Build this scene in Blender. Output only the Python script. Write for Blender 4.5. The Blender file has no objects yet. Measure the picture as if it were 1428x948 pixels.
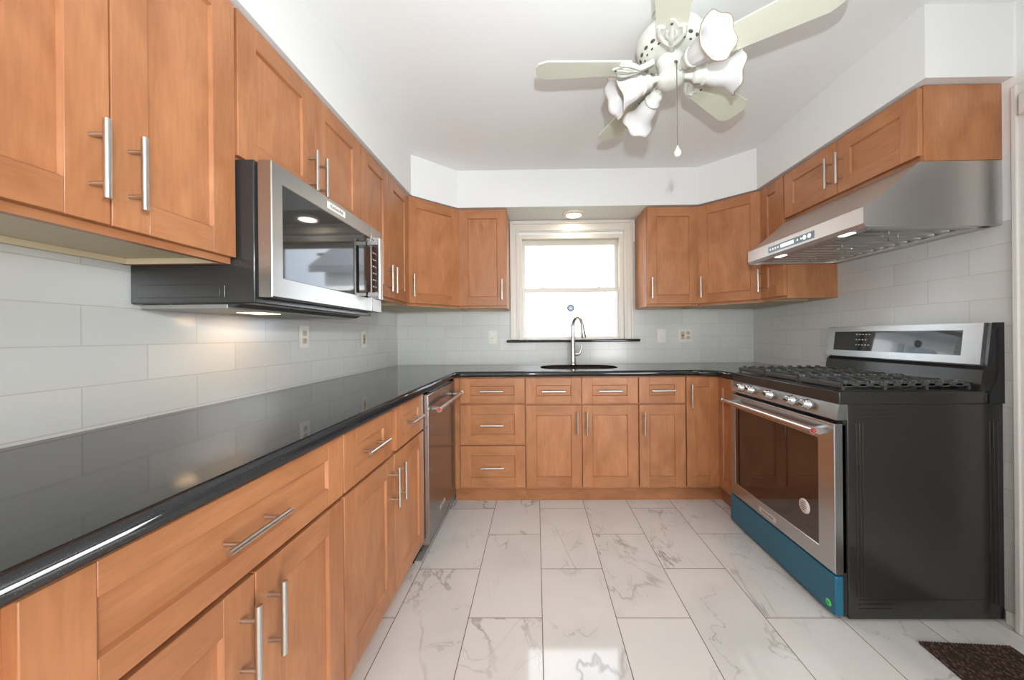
import bpy, bmesh, math, random
from mathutils import Vector, Matrix
from math import sin, cos, pi, radians
random.seed(7)
SC = bpy.context.scene
COL = SC.collection

# ------------------------------------------------------------------ camera
R = 3.045          # right wall x   (left wall x = 0, back wall y = 0, room extends to -y)
CEIL = 2.42
cam_d = bpy.data.cameras.new('camera'); cam = bpy.data.objects.new('camera', cam_d); COL.objects.link(cam)
cam_d.sensor_width = 36.0; cam_d.lens = 488.43 / 1428 * 36
cam_d.shift_x = -27.57 / 1428; cam_d.shift_y = -5.84 / 1428
cam_d.clip_start = 0.05; cam_d.clip_end = 200
_yaw, _roll = 0.0122, -0.0093
_r0 = Vector((cos(_yaw), sin(_yaw), 0)); _f0 = Vector((-sin(_yaw), cos(_yaw), 0)); _z = Vector((0, 0, 1))
_rt = cos(_roll) * _r0 + sin(_roll) * _z; _up = -sin(_roll) * _r0 + cos(_roll) * _z
M = Matrix((_rt, _up, -_f0)).transposed().to_4x4(); M.translation = Vector((1.1934, -3.0047, 1.1538))
cam.matrix_world = M
SC.camera = cam

# ------------------------------------------------------------------ world, lights, exposure
SC.view_settings.view_transform = 'Standard'; SC.view_settings.look = 'None'
SC.view_settings.gamma = 1; SC.view_settings.exposure = -0.62
SC.view_settings.use_curve_mapping = False
SC.cycles.use_denoising = True
SC.cycles.max_bounces = 8; SC.cycles.diffuse_bounces = 5; SC.cycles.glossy_bounces = 5
SC.cycles.transparent_max_bounces = 12; SC.cycles.transmission_bounces = 6
SC.cycles.sample_clamp_indirect = 4.0
SC.cycles.caustics_reflective = False; SC.cycles.caustics_refractive = False
w = bpy.data.worlds.new('world'); SC.world = w; w.use_nodes = True
nt = w.node_tree; bg = nt.nodes['Background']
tc = nt.nodes.new('ShaderNodeTexCoord'); nz = nt.nodes.new('ShaderNodeTexNoise'); nz.inputs['Scale'].default_value = 3
nz.inputs['Detail'].default_value = 5
rp = nt.nodes.new('ShaderNodeValToRGB'); rp.color_ramp.elements[0].position = .4; rp.color_ramp.elements[1].position = .65
rp.color_ramp.elements[0].color = (.62, .74, .88, 1); rp.color_ramp.elements[1].color = (.95, .97, 1, 1)
nt.links.new(tc.outputs['Generated'], nz.inputs['Vector']); nt.links.new(nz.outputs['Fac'], rp.inputs['Fac'])
nt.links.new(rp.outputs['Color'], bg.inputs['Color']); bg.inputs['Strength'].default_value = 11

def area(name, loc, target, sx, sy, power, color=(1, 1, 1), spread=180):
    l = bpy.data.lights.new(name, 'AREA'); l.shape = 'RECTANGLE'; l.size = sx; l.size_y = sy
    l.energy = power; l.color = color; l.spread = radians(spread)
    o = bpy.data.objects.new(name, l); COL.objects.link(o); o.location = loc
    d = Vector(target) - Vector(loc); o.rotation_euler = d.to_track_quat('-Z', 'Y').to_euler()
    return o
# unseen fill lamps added behind the camera, and the photographer's flash just above the lens
area('rear_fill', (.9, -5.6, 1.2), (1.3, 0, .6), 1.8, 1.8, 17, (.94, .97, 1), 120)  # added soft fill from the rear, no window there
area('side_fill', (2.95, -4.4, 1.05), (.3, -1.9, .45), 1.4, 1.5, 90, (.96, .985, 1), 110)  # added fill beside the solid wall, brightens the left base cabinets
area('overhead_fill', (1.5, -4.3, 2.38), (1.5, -3.9, 0), 2.2, 1.4, 40, (.95, .98, 1))  # added fill facing down, stands for no fixture
area('upward_fill', (1.45, -4.0, 1.3), (1.5, -3.6, 2.42), 1.2, 1.0, 24, (.95, .975, 1))  # added fill facing up, brightens ceiling and ambient
fl = bpy.data.lights.new('flash', 'SPOT'); fl.energy = 146; fl.spot_size = radians(140); fl.spot_blend = 1
fl.shadow_soft_size = .02; fl.color = (.87, .96, 1)
flo = bpy.data.objects.new('flash', fl); COL.objects.link(flo)
flo.location = (1.24, -3.02, 1.42); flo.rotation_euler = (Vector((1.35, -.5, 2.0)) - flo.location).to_track_quat('-Z', 'Y').to_euler()
sun = bpy.data.lights.new('sun', 'SUN'); sun.energy = 22; sun.angle = radians(2)
suno = bpy.data.objects.new('sun', sun); COL.objects.link(suno); suno.rotation_euler = Vector((.25, .75, -.55)).to_track_quat('-Z', 'Y').to_euler()

# ------------------------------------------------------------------ materials
def mat(name, color=(.8, .8, .8), rough=.5, metal=0, spec=.5, coat=0, coat_rough=.05, ior=1.5):
    m = bpy.data.materials.new(name); m.use_nodes = True
    b = m.node_tree.nodes['Principled BSDF']
    b.inputs['Base Color'].default_value = (*color, 1); b.inputs['Roughness'].default_value = rough
    b.inputs['Metallic'].default_value = metal; b.inputs['Specular IOR Level'].default_value = spec
    b.inputs['Coat Weight'].default_value = coat; b.inputs['Coat Roughness'].default_value = coat_rough
    b.inputs['IOR'].default_value = ior
    return m
def N(m, t, **kw):
    n = m.node_tree.nodes.new(t)
    for k, v in kw.items():
        if k in n.inputs: n.inputs[k].default_value = v
        else: setattr(n, k, v)
    return n
def L(m, a, b): m.node_tree.links.new(a, b)
def bsdf(m): return m.node_tree.nodes['Principled BSDF']
def sock(n, i): return n.outputs[i]

def add_noise(m, scale, amt, c0, c1, stretch=(1, 1, 1), rough=None, detail=4):
    t = N(m, 'ShaderNodeTexCoord'); mp = N(m, 'ShaderNodeMapping'); mp.inputs['Scale'].default_value = stretch
    n = N(m, 'ShaderNodeTexNoise'); n.inputs['Scale'].default_value = scale; n.inputs['Detail'].default_value = detail
    r = N(m, 'ShaderNodeValToRGB'); r.color_ramp.elements[0].position = .5 - amt; r.color_ramp.elements[1].position = .5 + amt
    r.color_ramp.elements[0].color = (*c0, 1); r.color_ramp.elements[1].color = (*c1, 1)
    L(m, t.outputs['Object'], mp.inputs['Vector']); L(m, mp.outputs[0], n.inputs['Vector']); L(m, n.outputs['Fac'], r.inputs['Fac'])
    L(m, r.outputs['Color'], bsdf(m).inputs['Base Color'])
    if rough and False:
        mr = N(m, 'ShaderNodeMapRange'); mr.inputs['To Min'].default_value = rough[0]; mr.inputs['To Max'].default_value = rough[1]
        L(m, n.outputs['Fac'], mr.inputs['Value']); L(m, mr.outputs[0], bsdf(m).inputs['Roughness'])
    return m

def wood(name, axis, tint=1.0):
    """honey-maple: fine straight grain along axis plus soft figure, shifted per object"""
    m = mat(name, rough=.38, spec=.4, coat=.12, coat_rough=.25)
    t = N(m, 'ShaderNodeTexCoord'); oi = N(m, 'ShaderNodeObjectInfo')
    wn = N(m, 'ShaderNodeTexWhiteNoise'); wn.noise_dimensions = '1D'; L(m, oi.outputs['Random'], wn.inputs['W'])
    vm = N(m, 'ShaderNodeVectorMath', operation='MULTIPLY_ADD')
    L(m, wn.outputs['Color'], vm.inputs[0]); vm.inputs[1].default_value = (7, 7, 7); L(m, t.outputs['Object'], vm.inputs[2])
    def noise(sc, st, det, dist=0):
        mp = N(m, 'ShaderNodeMapping'); mp.inputs['Scale'].default_value = st; L(m, vm.outputs[0], mp.inputs['Vector'])
        n = N(m, 'ShaderNodeTexNoise'); n.inputs['Scale'].default_value = sc; n.inputs['Detail'].default_value = det
        n.inputs['Distortion'].default_value = dist; L(m, mp.outputs[0], n.inputs['Vector']); return n
    lo = .09
    st = {'z': (1, 1, lo), 'x': (lo, 1, 1)}[axis]; st2 = {'z': (1, 1, .45), 'x': (.45, 1, 1)}[axis]
    g = noise(120, st, 3); f = noise(9, st2, 4, .8)
    r = N(m, 'ShaderNodeValToRGB'); e = r.color_ramp.elements
    e[0].position = .3; e[0].color = (.345 * tint, .131 * tint, .051 * tint, 1); e[1].position = .72; e[1].color = (.475 * tint, .203 * tint, .087 * tint, 1)
    L(m, f.outputs['Fac'], r.inputs['Fac'])
    gr = N(m, 'ShaderNodeMapRange'); gr.inputs['From Min'].default_value = .3; gr.inputs['From Max'].default_value = .7
    gr.inputs['To Min'].default_value = .9; gr.inputs['To Max'].default_value = 1.06; L(m, g.outputs['Fac'], gr.inputs['Value'])
    mu = N(m, 'ShaderNodeVectorMath', operation='SCALE'); L(m, r.outputs['Color'], mu.inputs[0]); L(m, gr.outputs[0], mu.inputs['Scale'])
    orr = N(m, 'ShaderNodeMapRange'); orr.inputs['To Min'].default_value = .94; orr.inputs['To Max'].default_value = 1.06; L(m, oi.outputs['Random'], orr.inputs['Value'])
    mu2 = N(m, 'ShaderNodeVectorMath', operation='SCALE'); L(m, mu.outputs[0], mu2.inputs[0]); L(m, orr.outputs[0], mu2.inputs['Scale'])
    L(m, mu2.outputs[0], bsdf(m).inputs['Base Color'])
    return m
WV = wood('maple_vertical', 'z'); WH = wood('maple_horizontal', 'x', .95); WP = wood('maple_panel', 'z', 1.03)
WOOD = [WV, WH, WP]
PLY = mat('pale_plywood', (.66, .55, .37), .6); SHADOWLINE = mat('dark_reveal', (.06, .022, .01), .7)

def steel(name, col=(.50, .515, .52), rough=.27, stretch=(1, 1, 60)):
    m = mat(name, col, rough, 1.0)
    return add_noise(m, 14, .35, tuple(c * .97 for c in col), tuple(min(1, c * 1.02) for c in col), stretch, (rough - .02, rough + .04))
STEEL = steel('stainless_steel'); HOODS = steel('hood_stainless', (.66, .64, .62), .40); STEELX = steel('stainless_brushed', (.43, .425, .41), .3, (60, 1, 1))
NICKEL = mat('brushed_nickel', (.62, .59, .55), .28, 1.0); CHROME = mat('polished_chrome', (.62, .61, .60), .07, 1.0)
DSTEEL = mat('dark_film_stainless', (.26, .25, .245), .2, .9)
BLACK = mat('black_enamel', (.026, .025, .024), .2, spec=.5); BLACKM = mat('matte_black', (.015, .015, .015), .5)
IRON = mat('cast_iron', (.07, .07, .068), .38, .35); GREYM = mat('grey_filter_mesh', (.25, .25, .24), .4, .7)
GLASSB = mat('black_glass', (.006, .006, .007), .04, spec=.6, ior=1.6); OVENG = mat('bronze_oven_glass', (.035, .016, .009), .04, spec=.7, ior=1.6)
BLUE = mat('blue_protective_film', (.012, .115, .19), .3, spec=.5)
RED = mat('red_medallion', (.45, .02, .03), .3); GREENS = mat('green_sticker', (.1, .75, .12), .5); PAPER = mat('pale_sticker', (.72, .62, .60), .6)
PINK = mat('ink_grey', (.10, .07, .08), .6)
WHITE = mat('paint_white', (.80, .80, .79), .65, spec=.3); CEILM = mat('ceiling_paint', (.74, .74, .74), .8, spec=.2)
add_noise(CEILM, 1.2, .3, (.83, .832, .835), (.86, .86, .858)); add_noise(WHITE, 1.5, .3, (.765, .765, .75), (.785, .782, .77))
TRIM = mat('cream_gloss_trim', (.68, .635, .565), .32); PLATE = mat('ivory_plate', (.72, .69, .62), .35); OUTLET = mat('almond_receptacle', (.52, .44, .30), .4)
DOORP = mat('casing_paint', (.68, .65, .61), .45)
FANM = mat('antique_white_metal', (.72, .72, .65), .4); BLADE = mat('fan_blade_cream', (.70, .70, .58), .45)
add_noise(FANM, 30, .3, (.66, .67, .60), (.78, .78, .72)); HOLE = mat('vent_hole', (.10, .09, .07), .8)
SHADE = mat('frosted_glass', (.70, .685, .68), .22, spec=.5); bsdf(SHADE).inputs['Subsurface Weight'].default_value = .0
RIM = mat('brown_glass_rim', (.30, .21, .12), .4); CHAIN = mat('antique_chain', (.22, .19, .15), .35, .9); PORC = mat('porcelain_ball', (.70, .66, .55), .2)
def emis(name, col, s):
    m = mat(name, (.8, .8, .8), .5); bsdf(m).inputs['Emission Color'].default_value = (*col, 1); bsdf(m).inputs['Emission Strength'].default_value = s; return m
LAMP = emis('lit_lamp_lens', (1, .93, .82), 7); LED = emis('lit_led_lens', (1, .98, .93), 5); DISP = emis('lit_display', (.75, .9, 1), .9); WARM = emis('warm_bulb_lens', (1, .72, .35), 4)

# black granite
GRAN = mat('black_granite', (.01, .01, .01), .05, spec=.5, ior=1.5)
t = N(GRAN, 'ShaderNodeTexCoord'); v = N(GRAN, 'ShaderNodeTexVoronoi'); v.inputs['Scale'].default_value = 260
r = N(GRAN, 'ShaderNodeValToRGB'); r.color_ramp.elements[0].position = .07; r.color_ramp.elements[0].color = (.10, .095, .09, 1)
r.color_ramp.elements[1].position = .16; r.color_ramp.elements[1].color = (.010, .010, .011, 1)
L(GRAN, t.outputs['Object'], v.inputs['Vector']); L(GRAN, v.outputs['Distance'], r.inputs['Fac']); L(GRAN, r.outputs['Color'], bsdf(GRAN).inputs['Base Color'])

def brick(m, vec, bw, rh, mortar, smooth=0.1):
    b = N(m, 'ShaderNodeTexBrick'); b.offset = .5; b.offset_frequency = 2; b.squash = 1
    b.inputs['Scale'].default_value = 1; b.inputs['Brick Width'].default_value = bw; b.inputs['Row Height'].default_value = rh
    b.inputs['Mortar Size'].default_value = mortar; b.inputs['Mortar Smooth'].default_value = smooth; b.inputs['Bias'].default_value = 0
    b.inputs['Color1'].default_value = (0, 0, 0, 1); b.inputs['Color2'].default_value = (1, 1, 1, 1); b.inputs['Mortar'].default_value = (.5, .5, .5, 1)
    L(m, vec, b.inputs['Vector']); return b
def pos_vec(m, a, oa, b, ob):
    g = N(m, 'ShaderNodeNewGeometry'); s = N(m, 'ShaderNodeSeparateXYZ'); L(m, g.outputs['Position'], s.inputs[0])
    c = N(m, 'ShaderNodeCombineXYZ')
    for i, (ax, of) in enumerate(((a, oa), (b, ob))):
        ad = N(m, 'ShaderNodeMath', operation='ADD'); L(m, s.outputs[ax], ad.inputs[0]); ad.inputs[1].default_value = of
        L(m, ad.outputs[0], c.inputs[i])
    return c.outputs[0], s
def wall_tile(name, ax, oa, zo, top=1.95, k=1.0):
    m = mat(name, rough=.16, spec=.5)
    vec, s = pos_vec(m, ax, oa, 'Z', -zo + 40 * .1077)
    b = brick(m, vec, .313, .1077, .0016)
    tcx = N(m, 'ShaderNodeMix', data_type='RGBA'); tcx.inputs['A'].default_value = (.57, .57, .545, 1); tcx.inputs['B'].default_value = (.62, .615, .585, 1)
    L(m, b.outputs['Color'], tcx.inputs['Factor'])
    gm = N(m, 'ShaderNodeMix', data_type='RGBA'); gm.inputs['B'].default_value = (.50, .475, .43, 1)
    L(m, tcx.outputs['Result'], gm.inputs['A']); L(m, b.outputs['Fac'], gm.inputs['Factor'])
    # painted plaster above the tiled zone
    gt = N(m, 'ShaderNodeMath', operation='GREATER_THAN'); L(m, s.outputs['Z'], gt.inputs[0]); gt.inputs[1].default_value = top
    pm = N(m, 'ShaderNodeMix', data_type='RGBA'); pm.inputs['B'].default_value = (.86, .86, .855, 1)
    L(m, gm.outputs['Result'], pm.inputs['A']); L(m, gt.outputs[0], pm.inputs['Factor'])
    L(m, pm.outputs['Result'], bsdf(m).inputs['Base Color'])
    nz = N(m, 'ShaderNodeTexNoise'); nz.inputs['Scale'].default_value = 6; g2 = N(m, 'ShaderNodeNewGeometry'); L(m, g2.outputs['Position'], nz.inputs['Vector'])
    su = N(m, 'ShaderNodeMath', operation='MULTIPLY_ADD'); L(m, b.outputs['Fac'], su.inputs[0]); su.inputs[1].default_value = -1; L(m, nz.outputs['Fac'], su.inputs[2])
    bp = N(m, 'ShaderNodeBump'); bp.inputs['Strength'].default_value = .35; bp.inputs['Distance'].default_value = .0015
    L(m, su.outputs[0], bp.inputs['Height']); L(m, bp.outputs[0], bsdf(m).inputs['Normal'])
    return m
TILE_L = wall_tile('subway_tile_left', 'Y', 1.9435 + 20 * .313, .9225)
TILE_B = wall_tile('subway_tile_back', 'X', -.8765 + 20 * .313, .9225)
TILE_R = wall_tile('subway_tile_right', 'Y', 1.486 - .1565 + 20 * .313, .9625, 1.59)

# polished marble-look floor tile
FLOOR = mat('marble_floor_tile', rough=.06, spec=.5)
vec, s_ = pos_vec(FLOOR, 'Y', .968 + .604 * 20, 'X', .302 * 20)
fb = brick(FLOOR, vec, .604, .302, .0017, 0)
g = N(FLOOR, 'ShaderNodeNewGeometry')
off = N(FLOOR, 'ShaderNodeVectorMath', operation='MULTIPLY_ADD'); L(FLOOR, fb.outputs['Color'], off.inputs[0]); off.inputs[1].default_value = (9, 5, 3); L(FLOOR, g.outputs['Position'], off.inputs[2])
def vein(scale, dist, width, seed):
    mp = N(FLOOR, 'ShaderNodeMapping'); mp.inputs['Location'].default_value = (seed, seed * 2, 0); mp.inputs['Rotation'].default_value = (0, 0, .6)
    mp.inputs['Scale'].default_value = (1, .55, 1); L(FLOOR, off.outputs[0], mp.inputs['Vector'])
    n = N(FLOOR, 'ShaderNodeTexNoise'); n.inputs['Scale'].default_value = scale; n.inputs['Detail'].default_value = 6; n.inputs['Distortion'].default_value = dist
    n.inputs['Roughness'].default_value = .55
    L(FLOOR, mp.outputs[0], n.inputs['Vector'])
    a = N(FLOOR, 'ShaderNodeMath', operation='SUBTRACT'); L(FLOOR, n.outputs['Fac'], a.inputs[0]); a.inputs[1].default_value = .5
    b = N(FLOOR, 'ShaderNodeMath', operation='ABSOLUTE'); L(FLOOR, a.outputs[0], b.inputs[0])
    c = N(FLOOR, 'ShaderNodeMapRange'); c.interpolation_type = 'SMOOTHSTEP'; c.inputs['From Max'].default_value = width; c.inputs['To Min'].default_value = 1; c.inputs['To Max'].default_value = 0
    L(FLOOR, b.outputs[0], c.inputs['Value']); return c.outputs[0]
v1 = vein(1.5, .9, .012, 3.1); v2 = vein(2.6, 1.1, .007, 8.3); v3 = vein(.9, .5, .10, 5.7)
mk = N(FLOOR, 'ShaderNodeTexNoise'); mk.inputs['Scale'].default_value = 2.1; mk.inputs['Detail'].default_value = 2; L(FLOOR, off.outputs[0], mk.inputs['Vector'])
mkr = N(FLOOR, 'ShaderNodeMapRange'); mkr.inputs['From Min'].default_value = .42; mkr.inputs['From Max'].default_value = .62; L(FLOOR, mk.outputs['Fac'], mkr.inputs['Value'])
def mul(a, b, m=FLOOR):
    n = N(m, 'ShaderNodeMath', operation='MULTIPLY'); L(m, a, n.inputs[0])
    if isinstance(b, float): n.inputs[1].default_value = b
    else: L(m, b, n.inputs[1])
    return n.outputs[0]
def addn(a, b, m=FLOOR):
    n = N(m, 'ShaderNodeMath', operation='ADD'); n.use_clamp = True; L(m, a, n.inputs[0]); L(m, b, n.inputs[1]); return n.outputs[0]
vv = addn(addn(mul(mul(v1, mkr.outputs[0]), .7), mul(mul(v2, mkr.outputs[0]), .45)), mul(mul(v3, mkr.outputs[0]), .22))
mx = N(FLOOR, 'ShaderNodeMix', data_type='RGBA'); mx.inputs['A'].default_value = (.78, .755, .72, 1); mx.inputs['B'].default_value = (.34, .325, .31, 1); L(FLOOR, vv, mx.inputs['Factor'])
gm = N(FLOOR, 'ShaderNodeMix', data_type='RGBA'); gm.inputs['B'].default_value = (.17, .12, .08, 1); L(FLOOR, mx.outputs['Result'], gm.inputs['A']); L(FLOOR, fb.outputs['Fac'], gm.inputs['Factor'])
L(FLOOR, gm.outputs['Result'], bsdf(FLOOR).inputs['Base Color'])
nb = N(FLOOR, 'ShaderNodeTexNoise'); nb.inputs['Scale'].default_value = 5; L(FLOOR, g.outputs['Position'], nb.inputs['Vector'])
bp = N(FLOOR, 'ShaderNodeBump'); bp.inputs['Strength'].default_value = .06; bp.inputs['Distance'].default_value = .003; L(FLOOR, nb.outputs['Fac'], bp.inputs['Height']); L(FLOOR, bp.outputs[0], bsdf(FLOOR).inputs['Normal'])
rg = N(FLOOR, 'ShaderNodeMapRange'); rg.inputs['To Min'].default_value = .06; rg.inputs['To Max'].default_value = .6; L(FLOOR, fb.outputs['Fac'], rg.inputs['Value']); L(FLOOR, rg.outputs[0], bsdf(FLOOR).inputs['Roughness'])

# window pane: clear glass that lets light straight through and mirrors by Fresnel
PANE = bpy.data.materials.new('window_glass'); PANE.use_nodes = True; n_ = PANE.node_tree; n_.nodes.clear()
o_ = n_.nodes.new('ShaderNodeOutputMaterial'); t_ = n_.nodes.new('ShaderNodeBsdfTransparent'); g_ = n_.nodes.new('ShaderNodeBsdfGlossy'); g_.inputs['Roughness'].default_value = .02
lw_ = n_.nodes.new('ShaderNodeLayerWeight'); pw_ = n_.nodes.new('ShaderNodeMath'); pw_.operation = 'POWER'; pw_.inputs[1].default_value = 5
f_ = n_.nodes.new('ShaderNodeMath'); f_.operation = 'MULTIPLY_ADD'; f_.inputs[1].default_value = .9; f_.inputs[2].default_value = .035
x_ = n_.nodes.new('ShaderNodeMixShader'); n_.links.new(lw_.outputs['Facing'], pw_.inputs[0]); n_.links.new(pw_.outputs[0], f_.inputs[0]); n_.links.new(f_.outputs[0], x_.inputs[0])
n_.links.new(t_.outputs[0], x_.inputs[1]); n_.links.new(g_.outputs[0], x_.inputs[2]); n_.links.new(x_.outputs[0], o_.inputs[0])

# outside
NB = mat('white_painted_brick', rough=.8)
t = N(NB, 'ShaderNodeTexCoord'); mp = N(NB, 'ShaderNodeMapping'); mp.inputs['Rotation'].default_value = (pi / 2, 0, 0); L(NB, t.outputs['Object'], mp.inputs['Vector'])
bb = brick(NB, mp.outputs[0], .22, .075, .008); cc = N(NB, 'ShaderNodeMix', data_type='RGBA'); cc.inputs['A'].default_value = (.86, .85, .84, 1); cc.inputs['B'].default_value = (.60, .58, .57, 1)
nn = N(NB, 'ShaderNodeTexNoise'); nn.inputs['Scale'].default_value = 1.7; L(NB, t.outputs['Object'], nn.inputs['Vector'])
L(NB, mul(bb.outputs['Fac'], nn.outputs['Fac'], NB), cc.inputs['Factor']); L(NB, cc.outputs['Result'], bsdf(NB).inputs['Base Color'])
SHING = mat('grey_shingles', (.22, .22, .23), .9); NWIN = mat('neighbor_window_glass', (.25, .30, .36), .15); POLE = mat('weathered_pole', (.16, .13, .10), .9)
GRASS = mat('ground_grass', (.12, .16, .07), .95); add_noise(GRASS, 8, .3, (.09, .13, .05), (.2, .22, .12))
# mat
RUG = mat('brown_coir', (.13, .075, .05), .95); tt = N(RUG, 'ShaderNodeTexCoord'); vo = N(RUG, 'ShaderNodeTexVoronoi'); vo.inputs['Scale'].default_value = 90
rr = N(RUG, 'ShaderNodeValToRGB'); rr.color_ramp.elements[0].color = (.21, .13, .095, 1); rr.color_ramp.elements[1].color = (.045, .024, .016, 1); rr.color_ramp.elements[1].position = .55
L(RUG, tt.outputs['Object'], vo.inputs['Vector']); L(RUG, vo.outputs['Distance'], rr.inputs['Fac']); L(RUG, rr.outputs['Color'], bsdf(RUG).inputs['Base Color'])
bq = N(RUG, 'ShaderNodeBump'); bq.inputs['Distance'].default_value = .004; bq.invert = True; L(RUG, vo.outputs['Distance'], bq.inputs['Height']); L(RUG, bq.outputs[0], bsdf(RUG).inputs['Normal'])

# ------------------------------------------------------------------ mesh helpers
def box(bm, x0, x1, y0, y1, z0, z1, bev=0, mi=0, seg=2):
    n0 = len(bm.faces)
    vs = [bm.verts.new((x, y, z)) for x in (x0, x1) for y in (y0, y1) for z in (z0, z1)]
    fs = [bm.faces.new([vs[i] for i in f]) for f in ((0, 1, 3, 2), (4, 6, 7, 5), (0, 4, 5, 1), (2, 3, 7, 6), (0, 2, 6, 4), (1, 5, 7, 3))]
    for f in fs: f.material_index = mi
    if bev > 0:
        es = {e for f in fs for e in f.edges}
        r_ = bmesh.ops.bevel(bm, geom=list(es), offset=bev, segments=seg, affect='EDGES', profile=.5, material=-1)
        for f in r_['faces']: f.material_index = mi; f.smooth = True
def prism(bm, pts, axis, a0, a1, mi=0):
    """pts: 2-D outline in the plane normal to axis; extruded a0..a1"""
    def P(p, a): return {'x': (a, p[0], p[1]), 'y': (p[0], a, p[1]), 'z': (p[0], p[1], a)}[axis]
    A = [bm.verts.new(P(p, a0)) for p in pts]; B = [bm.verts.new(P(p, a1)) for p in pts]
    fs = [bm.faces.new(A), bm.faces.new(B[::-1])]
    for i in range(len(pts)):
        j = (i + 1) % len(pts); fs.append(bm.faces.new((A[i], B[i], B[j], A[j])))
    for f in fs: f.material_index = mi
    return fs
def tube(bm, pts, rad, n=12, mi=0, cap=True, closed=False):
    pts = [Vector(p) for p in pts]; rads = rad if isinstance(rad, (list, tuple)) else [rad] * len(pts)
    rings = []; prev = None
    for i, p in enumerate(pts):
        if closed: d = pts[(i + 1) % len(pts)] - pts[i - 1]
        else: d = (pts[min(i + 1, len(pts) - 1)] - pts[max(i - 1, 0)])
        d.normalize()
        if prev is None: a = d.orthogonal().normalized()
        else: a = (prev - d * prev.dot(d)).normalized()
        prev = a; b = d.cross(a)
        rings.append([bm.verts.new(p + (a * cos(2 * pi * k / n) + b * sin(2 * pi * k / n)) * rads[i]) for k in range(n)])
    m = len(rings)
    for i in range(m if closed else m - 1):
        A, B = rings[i], rings[(i + 1) % m]
        for k in range(n):
            f = bm.faces.new((A[k], A[(k + 1) % n], B[(k + 1) % n], B[k])); f.smooth = True; f.material_index = mi
    if cap and not closed:
        for rg_ in (rings[0][::-1], rings[-1]):
            f = bm.faces.new(rg_); f.material_index = mi
            for e in f.edges: e.smooth = False
def lathe(bm, prof, n=32, M_=None, mi=0, smooth=True, ruffle=None):
    """prof: (r, z) list revolved about z, then transformed by M_"""
    rings = []
    for j, (r_, z_) in enumerate(prof):
        ring = []
        for k in range(n):
            a = 2 * pi * k / n; rr_, zz_ = r_, z_
            if ruffle: rr_, zz_ = ruffle(j, a, r_, z_)
            p = Vector((rr_ * cos(a), rr_ * sin(a), zz_)); ring.append(bm.verts.new(M_ @ p if M_ else p))
        rings.append(ring)
    for j in range(len(rings) - 1):
        for k in range(n):
            f = bm.faces.new((rings[j][k], rings[j][(k + 1) % n], rings[j + 1][(k + 1) % n], rings[j + 1][k])); f.smooth = smooth
            f.material_index = mi if not isinstance(mi, list) else mi[j]
    if prof[0][0] > 1e-5:
        f = bm.faces.new(rings[0][::-1]); f.material_index = mi if not isinstance(mi, list) else mi[0]
    if prof[-1][0] > 1e-5:
        f = bm.faces.new(rings[-1]); f.material_index = mi if not isinstance(mi, list) else mi[-1]
def rrect(x0, x1, y0, y1, r_, n=6):
    o = []
    for cx, cy, a0 in ((x1 - r_, y1 - r_, 0), (x0 + r_, y1 - r_, pi / 2), (x0 + r_, y0 + r_, pi), (x1 - r_, y0 + r_, 3 * pi / 2)):
        for k in range(n + 1):
            a = a0 + pi / 2 * k / n; o.append((cx + r_ * cos(a), cy + r_ * sin(a)))
    return o
def obj(name, bm, mats, parent=None, loc=(0, 0, 0), rot=(0, 0, 0), label=None):
    bmesh.ops.remove_doubles(bm, verts=bm.verts, dist=1e-6)
    bmesh.ops.recalc_face_normals(bm, faces=bm.faces)
    me = bpy.data.meshes.new(name); bm.to_mesh(me); bm.free()
    for m in (mats if isinstance(mats, list) else [mats]): me.materials.append(m)
    o = bpy.data.objects.new(name, me); COL.objects.link(o); o.location = loc; o.rotation_euler = rot
    if parent: o.parent = parent
    if label: o['label'] = label
    return o
def thing(name, label, cat, loc=(0, 0, 0), rotz=0, group=None):
    o = bpy.data.objects.new(name, None); COL.objects.link(o); o.empty_display_size = .05
    o.location = loc; o.rotation_euler = (0, 0, rotz); o['label'] = label; o['category'] = cat
    if group: o['group'] = group
    return o
def tag(o, label, cat, group=None):
    o['label'] = label; o['category'] = cat
    if group: o['group'] = group
    return o
def struct(name, bm, mats, parent=None):
    o = obj(name, bm, mats, parent)
    if parent is None: o['kind'] = 'structure'
    return o
def B(): return bmesh.new()
def text(name, s, size, mat_, parent, loc, rot, label=None, extr=.0004):
    c = bpy.data.curves.new(name, 'FONT'); c.body = s; c.size = size; c.extrude = extr; c.align_x = 'CENTER'; c.align_y = 'CENTER'
    o = bpy.data.objects.new(name, c); COL.objects.link(o)
    bpy.context.view_layer.update()
    me = bpy.data.meshes.new_from_object(o.evaluated_get(bpy.context.evaluated_depsgraph_get()))
    bpy.data.objects.remove(o); bpy.data.curves.remove(c)
    me.name = name; me.materials.clear(); me.materials.append(mat_)
    o = bpy.data.objects.new(name, me); COL.objects.link(o); o.parent = parent; o.location = loc; o.rotation_euler = rot
    if label: o['label'] = label
    return o

# ------------------------------------------------------------------ room shell
YR = -6.0
bm = B(); box(bm, -.2, R + 1.2, YR - .2, .2, -.12, 0); struct('floor', bm, FLOOR)
bm = B(); box(bm, -.2, R + 1.2, YR - .2, .2, CEIL, CEIL + .12); struct('ceiling', bm, CEILM)
bm = B(); box(bm, -.15, 0, YR, .15, 0, CEIL); struct('wall_left', bm, TILE_L)
# back wall with the window opening
WX0, WX1, WZ0, WZ1 = 1.045, 1.945, 1.10, 2.02
bm = B(); box(bm, 0, WX0, 0, .15, 0, CEIL); box(bm, WX1, R + .15, 0, .15, 0, CEIL); box(bm, WX0, WX1, 0, .15, 0, WZ0); box(bm, WX0, WX1, 0, .15, WZ1, CEIL)
struct('wall_back', bm, TILE_B)
bm = B(); box(bm, R, R + .15, -1.64, 0, 0, CEIL); struct('wall_right', bm, TILE_R)
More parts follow.
